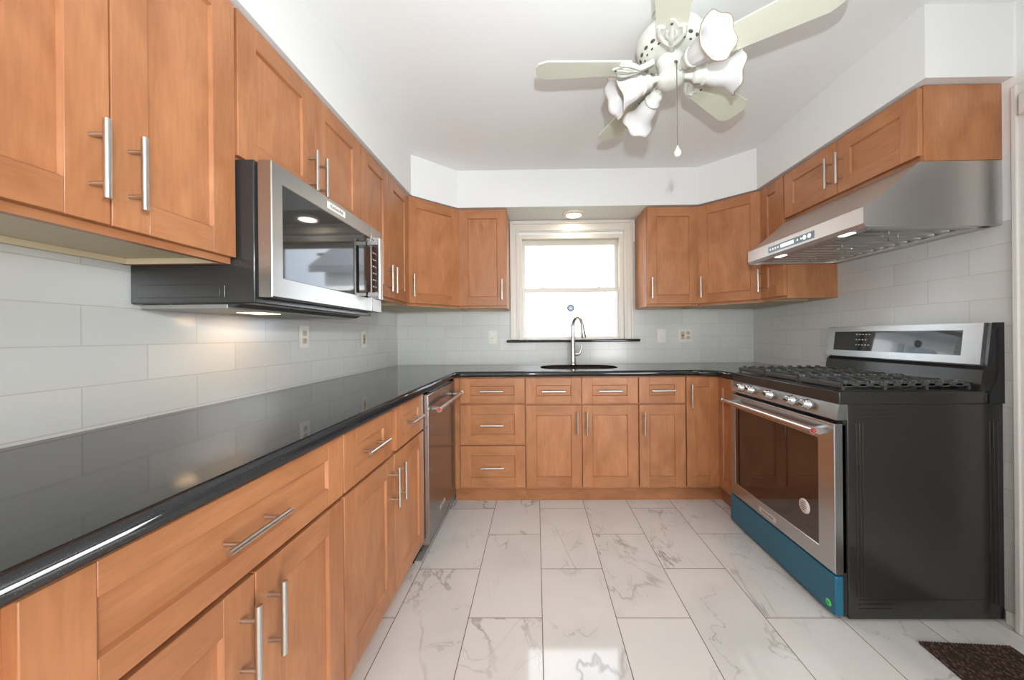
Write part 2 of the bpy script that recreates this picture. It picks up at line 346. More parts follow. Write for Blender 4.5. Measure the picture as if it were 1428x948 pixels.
# beside the range: doorway to the next room, its casing flush on the wall
bm = B(); box(bm, R, R + .15, -2.7, -1.6402, 2.10, CEIL); box(bm, R, R + .15, YR, -2.7, 0, CEIL); box(bm, R, R + .15, -1.72, -1.6402, 0, 2.10); struct('wall_right_entry', bm, WHITE)
bm = B(); box(bm, -.15, R + .15, YR - .15, YR, 0, CEIL); struct('wall_front', bm, WHITE)
bm = B(); box(bm, R + 1.0, R + 1.15, -3.2, -1.0, 0, CEIL); box(bm, R + .15, R + 1.0, -1.15, -1.0, 0, CEIL); box(bm, R + .15, R + 1.0, -3.2, -3.05, 0, CEIL); struct('wall_hall', bm, WHITE)
bm = B()
box(bm, R - .016, R, -1.735, -1.636, 0, 2.09, .003); box(bm, R - .024, R, -1.655, -1.636, 0, 2.09, .004); box(bm, R - .016, R, -2.75, -1.735, 2.0, 2.09, .003)
box(bm, R - .016, R, -2.78, -2.69, 0, 2.09, .003); box(bm, R, R + .15, -1.735, -1.72, 0, 2.0); struct('trim_1', bm, DOORP)
bm = B(); box(bm, R - .012, R, -1.636, -1.600, 0, .0018 + .055, .004); struct('baseboard_right', bm, DOORP)

# soffit above the wall cabinets
sz = 2.137; c_ = .335
bm = B()
prism(bm, [(0, 0), (0, YR + .02), (c_, YR + .02), (c_, -.585), (.60, -.335), (2.432, -.335), (2.707, -.60), (2.707, -1.632), (R, -1.632), (R, 0)], 'z', sz, CEIL)
o = struct('ceiling_soffit', bm, WHITE)

def ringframe(bm, x0, x1, z0, z1, a0, a1, b0, b1, y0, y1, mi=0):
    """flat rectangular frame: outer x0..x1/z0..z1, opening a0..a1/b0..b1, thickness y0..y1"""
    O = [(x0, z0), (x1, z0), (x1, z1), (x0, z1)]; I = [(a0, b0), (a1, b0), (a1, b1), (a0, b1)]; e = .0025
    def q(p, s_, d): return (p[0] + s_[0] * d, p[1] + s_[1] * d)
    S = [(1, 1), (-1, 1), (-1, -1), (1, -1)]
    loops = [[(p[0], y1, p[1]) for p in O], [(p[0], y0 + e, p[1]) for p in O], [(q(p, s_, e)[0], y0, q(p, s_, e)[1]) for p, s_ in zip(O, S)],
             [(q(p, s_, -e)[0], y0, q(p, s_, -e)[1]) for p, s_ in zip(I, S)], [(p[0], y0 + e, p[1]) for p in I], [(p[0], y1, p[1]) for p in I]]
    V = [[bm.verts.new(c) for c in l_] for l_ in loops]
    for A_, B_ in zip(V, V[1:] + V[:1]):
        for k in range(4):
            f = bm.faces.new((A_[k], A_[(k + 1) % 4], B_[(k + 1) % 4], B_[k])); f.material_index = mi
# ------------------------------------------------------------------ window
bm = B()
def frame(bm, x0, x1, z0, z1, w_, y0, y1, bev=.003, bot=True, wt=None, wb=None):
    wt = wt or w_; wb = wb if wb is not None else w_
    box(bm, x0, x0 + w_, y0, y1, z0, z1, bev); box(bm, x1 - w_, x1, y0, y1, z0, z1, bev)
    box(bm, x0 + w_, x1 - w_, y0, y1, z1 - wt, z1, bev)
    if bot: box(bm, x0 + w_, x1 - w_, y0, y1, z0, z0 + wb, bev)
frame(bm, .977, 2.022, 1.12, 2.134, .076, -.018, 0, .003, False, .095)
frame(bm, .977, 2.022, 1.12, 2.134, .022, -.030, -.018, .004, False, .03)
frame(bm, 1.030, 1.968, 1.12, 2.064, .018, -.026, -.016, .004, False)
frame(bm, 1.045, 1.945, 1.12, 2.02, .03, .0, .14, .002, True, .03, .012)
frame(bm, 1.064, 1.926, 1.12, 2.0, .016, -.004, .05, .002, False)
win = obj('window_1', bm, TRIM); win['kind'] = 'structure'
bm = B(); frame(bm, 1.074, 1.915, 1.535, 1.99, .030, .066, .094, .003, True, .045, .036); obj('upper_sash', bm, TRIM, win)
bm = B(); frame(bm, 1.076, 1.922, 1.122, 1.565, .030, .030, .060, .003, True, .036, .025); ls = obj('lower_sash', bm, TRIM, win)
bm = B(); box(bm, 1.10, 1.89, .078, .082, 1.565, 1.95); obj('pane', bm, PANE, win)
bm = B(); box(bm, 1.10, 1.895, .043, .047, 1.145, 1.532); obj('pane', bm, PANE, win)
for x in (1.255, 1.745):
    bm = B(); lathe(bm, [(.014, 0), (.014, .006), (.006, .008), (.006, .014), (0, .014)], 16, Matrix.Translation((x, .046, 1.564))); box(bm, x - .035, x + .012, .040, .052, 1.572, 1.578, .002); obj('sash_lock', bm, TRIM, win)
for x, z in ((1.925, 1.85), (1.955, 1.145)):
    bm = B(); box(bm, x - .006, x + .006, .0 - .012, .0, z - .02, z + .02, .003); obj('sash_catch', bm, TRIM, win)
bm = B(); box(bm, .944, 2.072, -.055, -.0001, 1.098, 1.120, .009, seg=4); so = obj('window_stool', bm, GRAN, win, label='black granite window stool')
# octagonal alarm sticker on the lower pane
sk = thing('window_sticker', 'small dark blue octagonal alarm sticker on the lower window pane', 'sticker', (1.4965, .0428, 1.392))
def octo(r_): return [(r_ * cos(pi / 8 + k * pi / 4), r_ * sin(pi / 8 + k * pi / 4)) for k in range(8)]
bm = B(); prism(bm, octo(.034), 'y', -.0008, 0); obj('sticker_backing', bm, mat('sticker_navy', (.035, .09, .16), .4), sk)
bm = B(); prism(bm, octo(.023), 'y', -.0014, -.0008); obj('sticker_center', bm, mat('sticker_pale_blue', (.28, .38, .52), .4), sk)
bm = B(); prism(bm, [(-.0135, -.009), (.0135, -.009), (.009, .004), (.003, .012), (-.004, .011), (-.010, .003)], 'y', -.0020, -.0014); prism(bm, [(-.003, .003), (.003, .003), (0, .009)], 'y', -.0024, -.0020, 1)
obj('sticker_emblem', bm, [mat('sticker_white', (.7, .75, .8), .4), bpy.data.materials['sticker_navy']], sk)

# ------------------------------------------------------------------ outside
ho = thing('neighbor_house', 'white painted brick house seen outside the window', 'house', (0, 5.0, -1.2))
bm = B(); box(bm, -14, 4.5, 0, 6, 0, 4.0); prism(bm, [(0, 4.0), (6, 4.0), (3, 6.0)], 'x', -14, 4.5); obj('wall', bm, NB, ho)
bm = B(); prism(bm, [(-.35, 3.8), (3, 6.05), (6.35, 3.8), (6.35, 3.95), (3, 6.25), (-.35, 3.95)], 'x', -14.2, 4.65); obj('roof', bm, SHING, ho)
for x0, x1, z0, z1 in ((1.25, 1.79, 1.95, 2.60), (2.80, 3.30, 1.9, 2.78), (-1.6, -.8, 2.0, 3.2), (-4.2, -3.2, 2.2, 3.6), (-7.2, -6.0, 2.2, 3.6)):
    bm = B(); frame(bm, x0, x1, z0, z1, .05, -.04, .0); 
    nx = 4 if x1 < 2 else 2
    for k in range(1, nx): xx = x0 + (x1 - x0) * k / nx; box(bm, xx - .012, xx + .012, -.03, -.006, z0 + .05, z1 - .05)
    box(bm, x0 + .05, x1 - .05, -.032, -.006, (z0 + z1) / 2 - .015, (z0 + z1) / 2 + .015)
    wf = obj('window', bm, TRIM, ho)
    bm = B(); box(bm, x0 + .05, x1 - .05, -.008, -.001, z0 + .05, z1 - .05); obj('pane', bm, NWIN, wf)
po = thing('utility_pole', 'wooden utility pole with crossarm beyond the house', 'utility pole', (8.3, 12.0, -1.2))
bm = B(); tube(bm, [(0, 0, 0), (0, 0, 6.4)], [.11, .08], 12); obj('post', bm, POLE, po)
bm = B(); box(bm, -.75, .75, -.05, .05, 5.9, 6.0); obj('crossarm', bm, POLE, po)
bm = B(); tube(bm, [(.24, 0, 4.9), (.24, 0, 5.35)], .13, 14); obj('transformer', bm, SHING, po)
bm = B(); box(bm, -30, 40, .2, 60, -1.35, -1.2); o = obj('ground', bm, GRASS); o['kind'] = 'structure'

# ------------------------------------------------------------------ cabinets
def bar_handle(parent, x, y, z, vertical, length=.155, sp=.048, name='handle', out=.034):
    """bar pull standing off a front whose face is at y (facing -y)"""
    bm = B(); h = length / 2
    if vertical:
        tube(bm, [(0, -out, -h), (0, -out, h)], .0062, 14)
        for s in (-sp, sp): tube(bm, [(0, 0, s), (0, -out, s)], .0045, 10)
    else:
        tube(bm, [(-h, -out, 0), (h, -out, 0)], .0062, 14)
        for s in (-sp, sp): tube(bm, [(s, 0, 0), (s, -out, 0)], .0045, 10)
    return obj(name, bm, NICKEL, parent, (x, y, z))
def front(parent, x0, x1, z0, z1, y, name='door', handle=None, st=.070, rl=.068, origin=(0, 0), rot=0):
    """shaker front; its own frame starts at (x0, z0); y = face plane (facing -y)"""
    w_, h_ = x1 - x0, z1 - z0; T = .020; bm = B(); b = .0016
    box(bm, 0, st, 0, T, 0, h_, b, 0); box(bm, w_ - st, w_, 0, T, 0, h_, b, 0)
    box(bm, st, w_ - st, 0, T, 0, rl, b, 1); box(bm, st, w_ - st, 0, T, h_ - rl, h_, b, 1)
    # bevelled step round the recessed panel
    i = .004; dy = .0085
    a = [(st, rl), (w_ - st, rl), (w_ - st, h_ - rl), (st, h_ - rl)]; c = [(st + i, rl + i), (w_ - st - i, rl + i), (w_ - st - i, h_ - rl - i), (st + i, h_ - rl - i)]
    A = [bm.verts.new((p[0], .0015, p[1])) for p in a]; C2 = [bm.verts.new((p[0], dy, p[1])) for p in c]
    for k in range(4):
        f = bm.faces.new((A[k], A[(k + 1) % 4], C2[(k + 1) % 4], C2[k])); f.material_index = 1 if k % 2 == 0 else 0
    box(bm, st, w_ - st, dy, T - .002, rl, h_ - rl, 0, 2 if h_ > .3 else 1)
    if rot:
        ox, oy = origin; loc = (ox + cos(rot) * x0 - sin(rot) * y, oy + sin(rot) * x0 + cos(rot) * y, z0)
    else: loc = (x0 + origin[0], y + origin[1], z0)
    d = obj(name, bm, WOOD, parent, loc, (0, 0, rot))
    if handle:
        hx, hz, vert = handle; bar_handle(d, hx - x0, 0, hz - z0, vert)
    return d
def carcass(bm, w_, d_, z0, z1, open_bottom=False):
    """box cabinet, back at y=0, front frame at y=-d"""
    if not open_bottom:
        box(bm, 0, w_, -d_, 0, z0, z1, .001)
    else:
        box(bm, 0, .016, -d_, 0, z0, z1, .001); box(bm, w_ - .016, w_, -d_, 0, z0, z1, .001)
        box(bm, .016, w_ - .016, -d_, -d_ + .019, z0, z1, .0, 1)
        box(bm, .016, w_ - .016, -d_ + .019, -.001, z0 + .016, z1 - .002, 0, 3)
        box(bm, .016, w_ - .016, -.018, -.0005, z0 + .001, z0 + .0158, 0, 3)
        for xa in (.016, w_ - .019): box(bm, xa, xa + .003, -d_ + .019, -.018, z0 + .0006, z0 + .0158, 0, 3)
WOODP = WOOD + [PLY]
ZT = .866; ZB = .122
def base_cabinet(label, loc, rotz, w_, fronts, depth=.60, x_extra=(0, 0), group='honey maple base cabinets'):
    t = thing('base_cabinet', label, 'cabinet', loc, rotz, group)
    bm = B(); box(bm, -x_extra[0], w_ + x_extra[1], -depth, -.002, .105, .875, .001)
    obj('body', bm, WOOD, t)
    bm = B(); box(bm, -x_extra[0], w_ + x_extra[1], -depth + .055, -depth + .075, 0, .105); obj('toe_kick', bm, [WH], t)
    for f in fronts: f(t)
    return t
yf = -.62
def fr(x0, x1, z0, z1, kind='door', handle=None, **kw):
    return lambda t: front(t, x0, x1, z0, z1, yf, kind, handle, **kw)
def drawer(x0, x1, z0, z1, rl=.052):
    return fr(x0, x1, z0, z1, 'drawer', ((x0 + x1) / 2, (z0 + z1) / 2, False), rl=rl)
g = .004
# back run, left to right
x0, x1 = .666, 1.116
base_cabinet('three-drawer maple base cabinet between dishwasher and sink cabinet', (x0, 0, 0), 0, x1 - x0,
    [drawer(g, .45 - g, .697, ZT), drawer(g, .45 - g, .415, .686, .066), drawer(g, .45 - g, ZB, .404, .066)], x_extra=(.046, 0))
w_ = .769
base_cabinet('maple sink base with two doors and two false drawers under the window', (1.116, 0, 0), 0, w_,
    [drawer(g, w_ / 2 - .002, .69, ZT), drawer(w_ / 2 + .002, w_ - g, .69, ZT),
     fr(g, w_ / 2 - .002, ZB, .679, handle=(w_ / 2 - .032, .561, True)), fr(w_ / 2 + .002, w_ - g, ZB, .679, handle=(w_ / 2 + .032, .561, True))])
w_ = .320
base_cabinet('narrow maple base cabinet with one drawer and one door right of sink', (1.885, 0, 0), 0, w_,
    [drawer(g, w_ - g, .69, ZT), fr(g, w_ - g, ZB, .679, handle=(.034, .558, True))])
# corner cabinet with folding L doors
t = thing('corner_base_cabinet', 'maple corner base cabinet with folding door beside the range', 'cabinet', (2.205, 0, 0), 0, 'honey maple base cabinets')
RX = R - 2.205
bm = B(); prism(bm, [(0, -.002), (0, -.60), (.240, -.60), (.240, -.834), (RX - .002, -.834), (RX - .002, -.002)], 'z', .105, .875); obj('body', bm, WOOD, t)
bm = B(); prism(bm, [(0, -.525), (0, -.545), (.275, -.545), (.275, -.834), (.295, -.834), (.295, -.525)], 'z', 0, .105); obj('toe_kick', bm, [WH], t)
front(t, g, .2195, ZB, ZT, yf, 'door', (.030, .74, True), st=.062)
front(t, .602, .830, ZB, ZT, -.64 + .0, 'door', None, st=.062, origin=(.220 + .64, 0), rot=-pi / 2)
# left run (faces +x)
w_ = .739
base_cabinet('maple base cabinet with two drawers and two doors next to the dishwasher', (0, -1.975, 0), pi / 2, w_,
    [drawer(g, w_ / 2 - .022, .69, ZT), drawer(w_ / 2 + .022, w_ - g, .69, ZT),
     fr(g, w_ / 2 - .002, ZB, .679, handle=(w_ / 2 - .034, .566, True)), fr(w_ / 2 + .002, w_ - g, ZB, .679, handle=(w_ / 2 + .034, .566, True))])
w_ = .655
base_cabinet('maple base cabinet with one wide drawer over two doors, nearest the camera', (0, -2.63, 0), pi / 2, w_,
    [fr(g, w_ - g, .69, ZT, 'drawer', (w_ / 2 - .02, .778, False), rl=.048),
     fr(g, w_ / 2 - .002, ZB, .679, handle=(w_ / 2 - .034, .562, True)), fr(w_ / 2 + .002, w_ - g, ZB, .679, handle=(w_ / 2 + .034, .562, True))], x_extra=(.14, 0))

# wall cabinets
ZU0, ZU1 = 1.388, 2.124
yu = -.325
def wall_cabinet(label, loc, rotz, w_, z0, z1, doors, depth=.305):
    t = thing('wall_cabinet', label, 'cabinet', (loc[0], loc[1], z0), rotz, 'honey maple wall cabinets')
    bm = B(); carcass(bm, w_, depth, 0, z1 - z0, True); obj('body', bm, WOODP, t)
    for (a, b, c, d, h) in doors:
        front(t, a, b, c - z0, d - z0, yu, 'door', (h[0], h[1] - z0, True) if h else None)
    return t
w_ = .606
wall_cabinet('tall maple wall cabinet with two doors left of the microwave', (0, -2.60), pi / 2, w_, 1.370, 2.134,
    [(g, w_ / 2 - .0015, ZU0, ZU1, (w_ / 2 - .033, 1.508)), (w_ / 2 + .0015, w_ - g, ZU0, ZU1, (w_ / 2 + .033, 1.508))])
w_ = .728
wall_cabinet('short maple wall cabinet with two doors directly above the microwave', (0, -1.992), pi / 2, w_, 1.684, 2.134,
    [(g, w_ / 2 - .0015, 1.692, ZU1, (w_ / 2 - .040, 1.796)), (w_ / 2 + .0015, w_ - g, 1.692, ZU1, (w_ / 2 + .025, 1.796))])
w_ = .658
wall_cabinet('maple wall cabinet with two doors between microwave and left corner', (0, -1.262), pi / 2, w_, 1.370, 2.134,
    [(g, w_ / 2 - .0015, ZU0, ZU1, (w_ / 2 - .033, 1.498)), (w_ / 2 + .0015, w_ - g, ZU0, ZU1, (w_ / 2 + .033, 1.498))])
w_ = .372
wall_cabinet('single-door maple wall cabinet left of the window', (.602, 0), 0, w_, 1.370, 2.134, [(g, w_ - g, ZU0, ZU1, (w_ - .036, 1.508))])
w_ = .396
wall_cabinet('single-door maple wall cabinet right of the window', (2.045, 0), 0, w_, 1.370, 2.134, [(g, w_ - g, ZU0, ZU1, (.030, 1.508))])
w_ = .229
wall_cabinet('narrow maple wall cabinet beside the range hood', (R, -.606), -pi / 2, w_, 1.370, 2.134, [(g, w_ - g, ZU0, ZU1, (.030, 1.510))])
w_ = .758
wall_cabinet('short maple wall cabinet with two doors above the range hood', (R, -.838), -pi / 2, w_, 1.834, 2.134,
    [(g, w_ / 2 - .0015, 1.856, ZU1, (w_ / 2 - .033, 1.972)), (w_ / 2 + .0015, w_ - g, 1.856, ZU1, (w_ / 2 + .033, 1.972))])
def diag_cabinet(label, cx, s):
    t = thing('corner_wall_cabinet', label, 'cabinet', (cx, 0, 1.370), 0, 'honey maple wall cabinets')
    pts = [(0.001 * s, -.001), (.001 * s, -.603), (.303 * s, -.603), (.600 * s, -.306), (.600 * s, -.001)]
    bm = B(); prism(bm, pts, 'z', 0.002, .764); prism(bm, [(p[0] * .97 + .006 * s, p[1] * .97 - .006) for p in pts], 'z', 0, .002, 3); obj('body', bm, WOODP, t)
    Lg = math.hypot(.297, .297); rot = pi / 4 * s
    if s > 0: ox, oy = .303, -.603
    else: ox, oy = -.600, -.306
    hx = .034
    front(t, .004, Lg - .004, ZU0 - 1.37, ZU1 - 1.37, -.021, 'door', (hx, .138, True), st=.066, origin=(ox, oy), rot=rot)
diag_cabinet('angled corner wall cabinet in the left back corner', 0, 1)
diag_cabinet('angled corner wall cabinet in the right back corner', R, -1)

# ------------------------------------------------------------------ countertop
def arc(cx, cy, r_, a0, a1, n=8): return [(cx + r_ * cos(a0 + (a1 - a0) * k / n), cy + r_ * sin(a0 + (a1 - a0) * k / n)) for k in range(n + 1)]
fx = .650; fy = -.648; rx = R - .648
outline = [(0.001, -.001), (.001, -2.84), (fx, -2.84)] + arc(fx + .06, fy - .06, .06, pi, pi / 2, 8) + arc(rx - .13, fy - .13, .13, pi / 2, 0, 10) + [(rx, -.836), (R - .001, -.836), (R - .001, -.001)]
hole = rrect(1.225, 1.80, -.515, -.155, .14, 8)
def slab(bm, rings_z):
    """rings_z: list of (outline, z); side walls between; top and bottom filled with the hole cut out"""
    rings = [[bm.verts.new((p[0], p[1], z)) for p in o_] for o_, z in rings_z]
    for A_, B_ in zip(rings, rings[1:]):
        for k in range(len(A_)):
            f = bm.faces.new((A_[k], A_[(k + 1) % len(A_)], B_[(k + 1) % len(A_)], B_[k])); f.smooth = True
    ht = [bm.verts.new((p[0], p[1], rings_z[0][1])) for p in hole]; hb = [bm.verts.new((p[0], p[1], rings_z[-1][1])) for p in hole]
    for k in range(len(hole)): bm.faces.new((ht[k], hb[k], hb[(k + 1) % len(hole)], ht[(k + 1) % len(hole)]))
    for ring, hr in ((rings[0], ht), (rings[-1], hb)):
        es = []
        for rr_ in (ring, hr):
            for k in range(len(rr_)):
                a, b = rr_[k], rr_[(k + 1) % len(rr_)]; e = bm.edges.get((a, b)) or bm.edges.new((a, b)); es.append(e)
        bmesh.ops.triangle_fill(bm, edges=es, use_beauty=True)
def inset(o_, d):
    out = []
    for i, p in enumerate(o_):
        # only the exposed front edges pull in for the bullnose
        a, b = Vector(o_[i - 1]), Vector(o_[(i + 1) % len(o_)]); q = Vector(p)
        d1 = (q - a).normalized(); d2 = (b - q).normalized(); n1 = Vector((-d1.y, d1.x)); n2 = Vector((-d2.y, d2.x))
        nn_ = n1 + n2; k = 1 / max(.3, (1 + n1.dot(n2))); v_ = q + nn_ * k * d
        wallx = p[0] < .01 or p[0] > R - .01; wally = p[1] > -.01
        out.append((p[0] if wallx else v_.x, p[1] if (wally or p[1] == -.836) else v_.y))
    return out
prof = []
for k in range(9):
    a = pi / 2 - pi * k / 8; prof.append((.016 * (1 - cos(a)), .895 + .019 * sin(a)))
bm = B(); slab(bm, [(inset(outline, d), z) for d, z in prof])
# slab top faces flat-shaded
for f in bm.faces:
    if abs(f.calc_center_median().z - .914) < 1e-4 or abs(f.calc_center_median().z - .876) < 1e-4: f.smooth = False
ct = tag(obj('countertop', bm, GRAN), 'polished black granite countertop running round three walls', 'countertop')

# ------------------------------------------------------------------ sink and faucet
t = thing('sink', 'stainless undermount sink set in the black counter below the window', 'sink', (1.5125, -.335, .68))
bm = B()
def ring(o_, z): return [bm.verts.new((p[0] - 1.5125, p[1] + .335, z - .68)) for p in o_]
seq = [(rrect(1.21, 1.815, -.53, -.14, .15, 8), .8745), (rrect(1.228, 1.797, -.512, -.158, .14, 8), .8745), (rrect(1.235, 1.79, -.505, -.165, .13, 8), .80), (rrect(1.26, 1.765, -.48, -.19, .11, 8), .705), (rrect(1.30, 1.725, -.44, -.23, .08, 8), .695)]
rs = [ring(o_, z) for o_, z in seq]
for A_, B_ in zip(rs, rs[1:]):
    for k in range(len(A_)):
        f = bm.faces.new((A_[k], A_[(k + 1) % len(A_)], B_[(k + 1) % len(A_)], B_[k])); f.smooth = True
bm.faces.new(rs[-1]); obj('basin', bm, STEEL, t)
bm = B(); lathe(bm, [(.045, .016), (.045, .019), (.03, .017), (0, .017)], 24); obj('drain', bm, CHROME, t)
t = thing('faucet', 'brushed nickel gooseneck pull-down faucet behind the sink', 'faucet', (1.500, -.085, .9142))
bm = B(); lathe(bm, [(.030, 0), (.030, .006), (.026, .010), (.025, .03), (.022, .09), (.0185, .20), (.0160, .26)], 24)
pts = [(0, 0, .25)] + [(.033 * (1 - cos(a)) + .0, -.048 * (1 - cos(a)), .31 + .075 * sin(a)) for a in [pi * k / 14 * .92 for k in range(15)]]
tube(bm, pts, .0145, 16); obj('spout', bm, NICKEL, t)
e = pts[-1]; bm = B()
tube(bm, [(e[0], e[1], e[2] + .004), (e[0] + .003, e[1] - .003, e[2] - .03), (e[0] + .010, e[1] - .012, e[2] - .095), (e[0] + .011, e[1] - .013, e[2] - .108)], [.0135, .015, .022, .019], 18); obj('spray_head', bm, NICKEL, t)
bm = B(); tube(bm, [(.0, 0, .085), (.045, 0, .085)], .013, 14); tube(bm, [(.045, 0, .085), (.056, 0, .09), (.066, 0, .12), (.07, 0, .155)], [.012, .011, .007, .006], 12); obj('lever', bm, NICKEL, t)

# ------------------------------------------------------------------ dishwasher (front faces +x)
t = thing('dishwasher', 'stainless dishwasher with bar handle built in left of the corner', 'dishwasher', (0, -1.233, 0), pi / 2)
W_ = .600
bm = B(); box(bm, .004, W_ - .004, -.60, -.01, .06, .868, .002); box(bm, .004, W_ - .004, -.585, -.01, .845, .872, .002); obj('tub', bm, BLACKM, t)
bm = B(); box(bm, .003, W_ - .003, -.640, -.602, .095, .856, .004); box(bm, .0015, .006, -.642, -.602, .095, .858, .001, 1); obj('door', bm, [DSTEEL, STEEL], t)
dwd = t.children[-1] if len(t.children) else t
bm = B(); box(bm, .006, W_ - .006, -.636, -.604, .8565, .862, .001, 1); 
for k in range(9): box(bm, .08 + k * .05, .105 + k * .05, -.630, -.610, .862, .8635, 0, 0)
obj('control_strip', bm, [mat('pale_button', (.3, .38, .42), .4), BLACK], t)
bm = B(); tube(bm, [(.035, -.690, .778), (W_ - .035, -.690, .778)], .0125, 18)
for x in (.065, W_ - .065): box(bm, x - .012, x + .012, -.690, -.640, .770, .786, .004)
hd = obj('handle', bm, NICKEL, t)
def end_caps(parent, xs, y, z, r1, r2, r3):
    for x, s_ in xs:
        bm = B(); tube(bm, [(x, y, z), (x + .006 * s_, y, z)], r1, 18); cp = obj('end_cap', bm, NICKEL, parent)
        bm = B(); tube(bm, [(x + .006 * s_, y, z), (x + .0078 * s_, y, z)], r2, 18); md0 = obj('medallion', bm, RED, cp, label='red medallion')
        bm = B(); tube(bm, [(x + .0078 * s_, y, z), (x + .0088 * s_, y, z)], r3, 10); obj('medallion_mark', bm, NICKEL, cp)
end_caps(hd, ((.035, -1), (W_ - .035, 1)), -.690, .778, .0145, .009, .003)
bm = B(); box(bm, .205, .315, -.6415, -.640, .172, .194, .0005); np_ = obj('nameplate', bm, mat('plate_silver', (.75, .74, .72), .3, .6), t, label='small silver nameplate')
text('lettering', 'KitchenAid', .016, PINK, np_, (.26, -.6417, .183), (pi / 2, 0, 0))
bm = B(); box(bm, .004, W_ - .004, -.565, -.55, .0, .095, .001); box(bm, .004, W_ - .004, -.60, -.56, .0, .012, .001, 1); obj('toe_panel', bm, [BLACKM, mat('grey_kick', (.35, .34, .33), .5)], t)

# ------------------------------------------------------------------ microwave
t = thing('microwave', 'over-the-counter stainless microwave with black sides under the left cabinets', 'microwave', (0, -1.990, 1.245), pi / 2)
W_ = .722; z0 = 1.245; H = 1.680 - z0
bm = B(); box(bm, 0, W_, -.372, -.002, .012, H - .001, .004)
box(bm, -.0015, 0.0005, -.27, -.025, .030, .068, .001); box(bm, -.0012, .0005, -.27, -.025, .110, .114, .0005); box(bm, -.0012, .0005, -.33, -.005, .128, .133, .0005)
tube(bm, [(-.002, -.285, .03), (-.002, -.285, .065)], .0018, 6)
obj('body', bm, BLACK, t)
bm = B(); prism(bm, [(-.366, .030), (-.300, .002), (-.285, .002), (-.285, .013), (-.366, .034)], 'x', .01, W_ - .01); obj('front_louver', bm, BLACK, t)
bm = B(); box(bm, .012, W_ - .012, -.28, -.02, -.002, .012, .002); 
for k in range(24): box(bm, .27 + k * .013, .276 + k * .013, -.26, -.06, -.0035, -.0015, 0, 1)
obj('underside_panel', bm, [mat('grey_underside', (.30, .29, .27), .35, .5), GREYM], t)
bm = B(); box(bm, .17, .27, -.25, -.17, -.004, -.001, .001); ml = obj('task_light', bm, WARM, t, label='lit warm task light lens')
bm = B(); yd0, yd1 = -.424, -.384; dx1 = .625
fl_ = .058
ringframe(bm, 0, dx1, .030, H - .004, fl_ - .012, dx1 - .012, .092, H - .062, yd0, yd1)
box(bm, .01, dx1, yd1 - .002, yd1 + .011, .034, H - .008, 0, 1)
md = obj('door', bm, [STEELX, BLACKM], t)
bm = B(); box(bm, fl_ - .013, dx1 - .011, yd0 + .002, yd0 + .012, .090, H - .060, .001); obj('glass', bm, GLASSB, md)
bm = B(); box(bm, .275, .395, yd0 - .0015, yd0 + .001, H - .044, H - .018, .0006); mp_ = obj('nameplate', bm, mat('plate_white', (.80, .79, .74), .4), md, label='pale rectangular nameplate')
text('lettering', 'KitchenAid', .019, PINK, mp_, (.335, yd0 - .0017, H - .031), (pi / 2, 0, 0))
bm = B(); box(bm, dx1 + .001, W_, yd0, yd1, .030, .092, .003); box(bm, dx1 + .001, W_, yd0, yd1, H - .062, H - .004, .003)
box(bm, W_ - .02, W_, yd0, yd1, .092, H - .062, .002); box(bm, dx1 + .001, W_ - .018, yd0 + .002, yd1, .090, H - .060, .001, 1)
for r_i in range(7):
    for c_i in range(3): box(bm, dx1 + .012 + c_i * .02, dx1 + .024 + c_i * .02, yd0 + .001, yd0 + .003, .115 + r_i * .032, .121 + r_i * .032, 0, 2)
obj('control_panel', bm, [STEELX, GLASSB, mat('button_print', (.45, .45, .47), .5)], t)
bm = B(); hx_ = dx1 - .035
tube(bm, [(hx_, yd0 - .052, .085), (hx_, yd0 - .052, H - .075)], .0115, 16)
for zz in (.105, H - .095): box(bm, hx_ - .010, hx_ + .010, yd0 - .052, yd0, zz - .010, zz + .010, .003)
mh = obj('handle', bm, NICKEL, md)
# crumpled clear wrap still on the handle
PL = bpy.data.materials.new('clear_wrap'); PL.use_nodes = True; n_ = PL.node_tree; pb = n_.nodes['Principled BSDF']; pb.inputs['Base Color'].default_value = (.9, .9, .92, 1); pb.inputs['Roughness'].default_value = .15; pb.inputs['Alpha'].default_value = .16; pb.inputs['Specular IOR Level'].default_value = .9
random.seed(3)
for s_i, zz0 in enumerate((.082, H - .105)):
    ring_p = []; bm = B()
    for j in range(5):
        z_ = zz0 + j * .008; rg_ = []
        for k in range(14):
            a = 2 * pi * k / 14; rr_ = .021 + random.uniform(-.005, .007); rg_.append(bm.verts.new((hx_ + rr_ * 1.1 * cos(a), yd0 - .030 + rr_ * 1.45 * sin(a), z_ + random.uniform(-.003, .003))))
        ring_p.append(rg_)
    for A_, B_ in zip(ring_p, ring_p[1:]):
        for k in range(14): bm.faces.new((A_[k], A_[(k + 1) % 14], B_[(k + 1) % 14], B_[k]))
    obj('plastic_wrap', bm, PL, mh, label='crumpled clear plastic wrap')
# its lamp
l = bpy.data.lights.new('microwave_lamp', 'SPOT'); l.energy = 2.6; l.color = (1, .62, .30); l.shadow_soft_size = .03; l.spot_size = radians(150); l.spot_blend = .7
o = bpy.data.objects.new('microwave_lamp', l); COL.objects.link(o); o.parent = t; o.location = (.33, -.17, -.014); o.rotation_euler = (radians(30), 0, 0)

# ------------------------------------------------------------------ range
X0 = 2.392; YN = -1.594; YF = -.840; Wr = YN - YF   # local frame: x along width from far to near, -y = front
t = thing('gas_range', 'stainless gas range with black sides and blue film on the drawer', 'range', (R, YF, 0), -pi / 2)
W_ = .754
def X(xw): return xw - R     # world x -> local y
bm = B(); box(bm, 0, W_, X(2.43), X(3.042), .012, .868, .003)
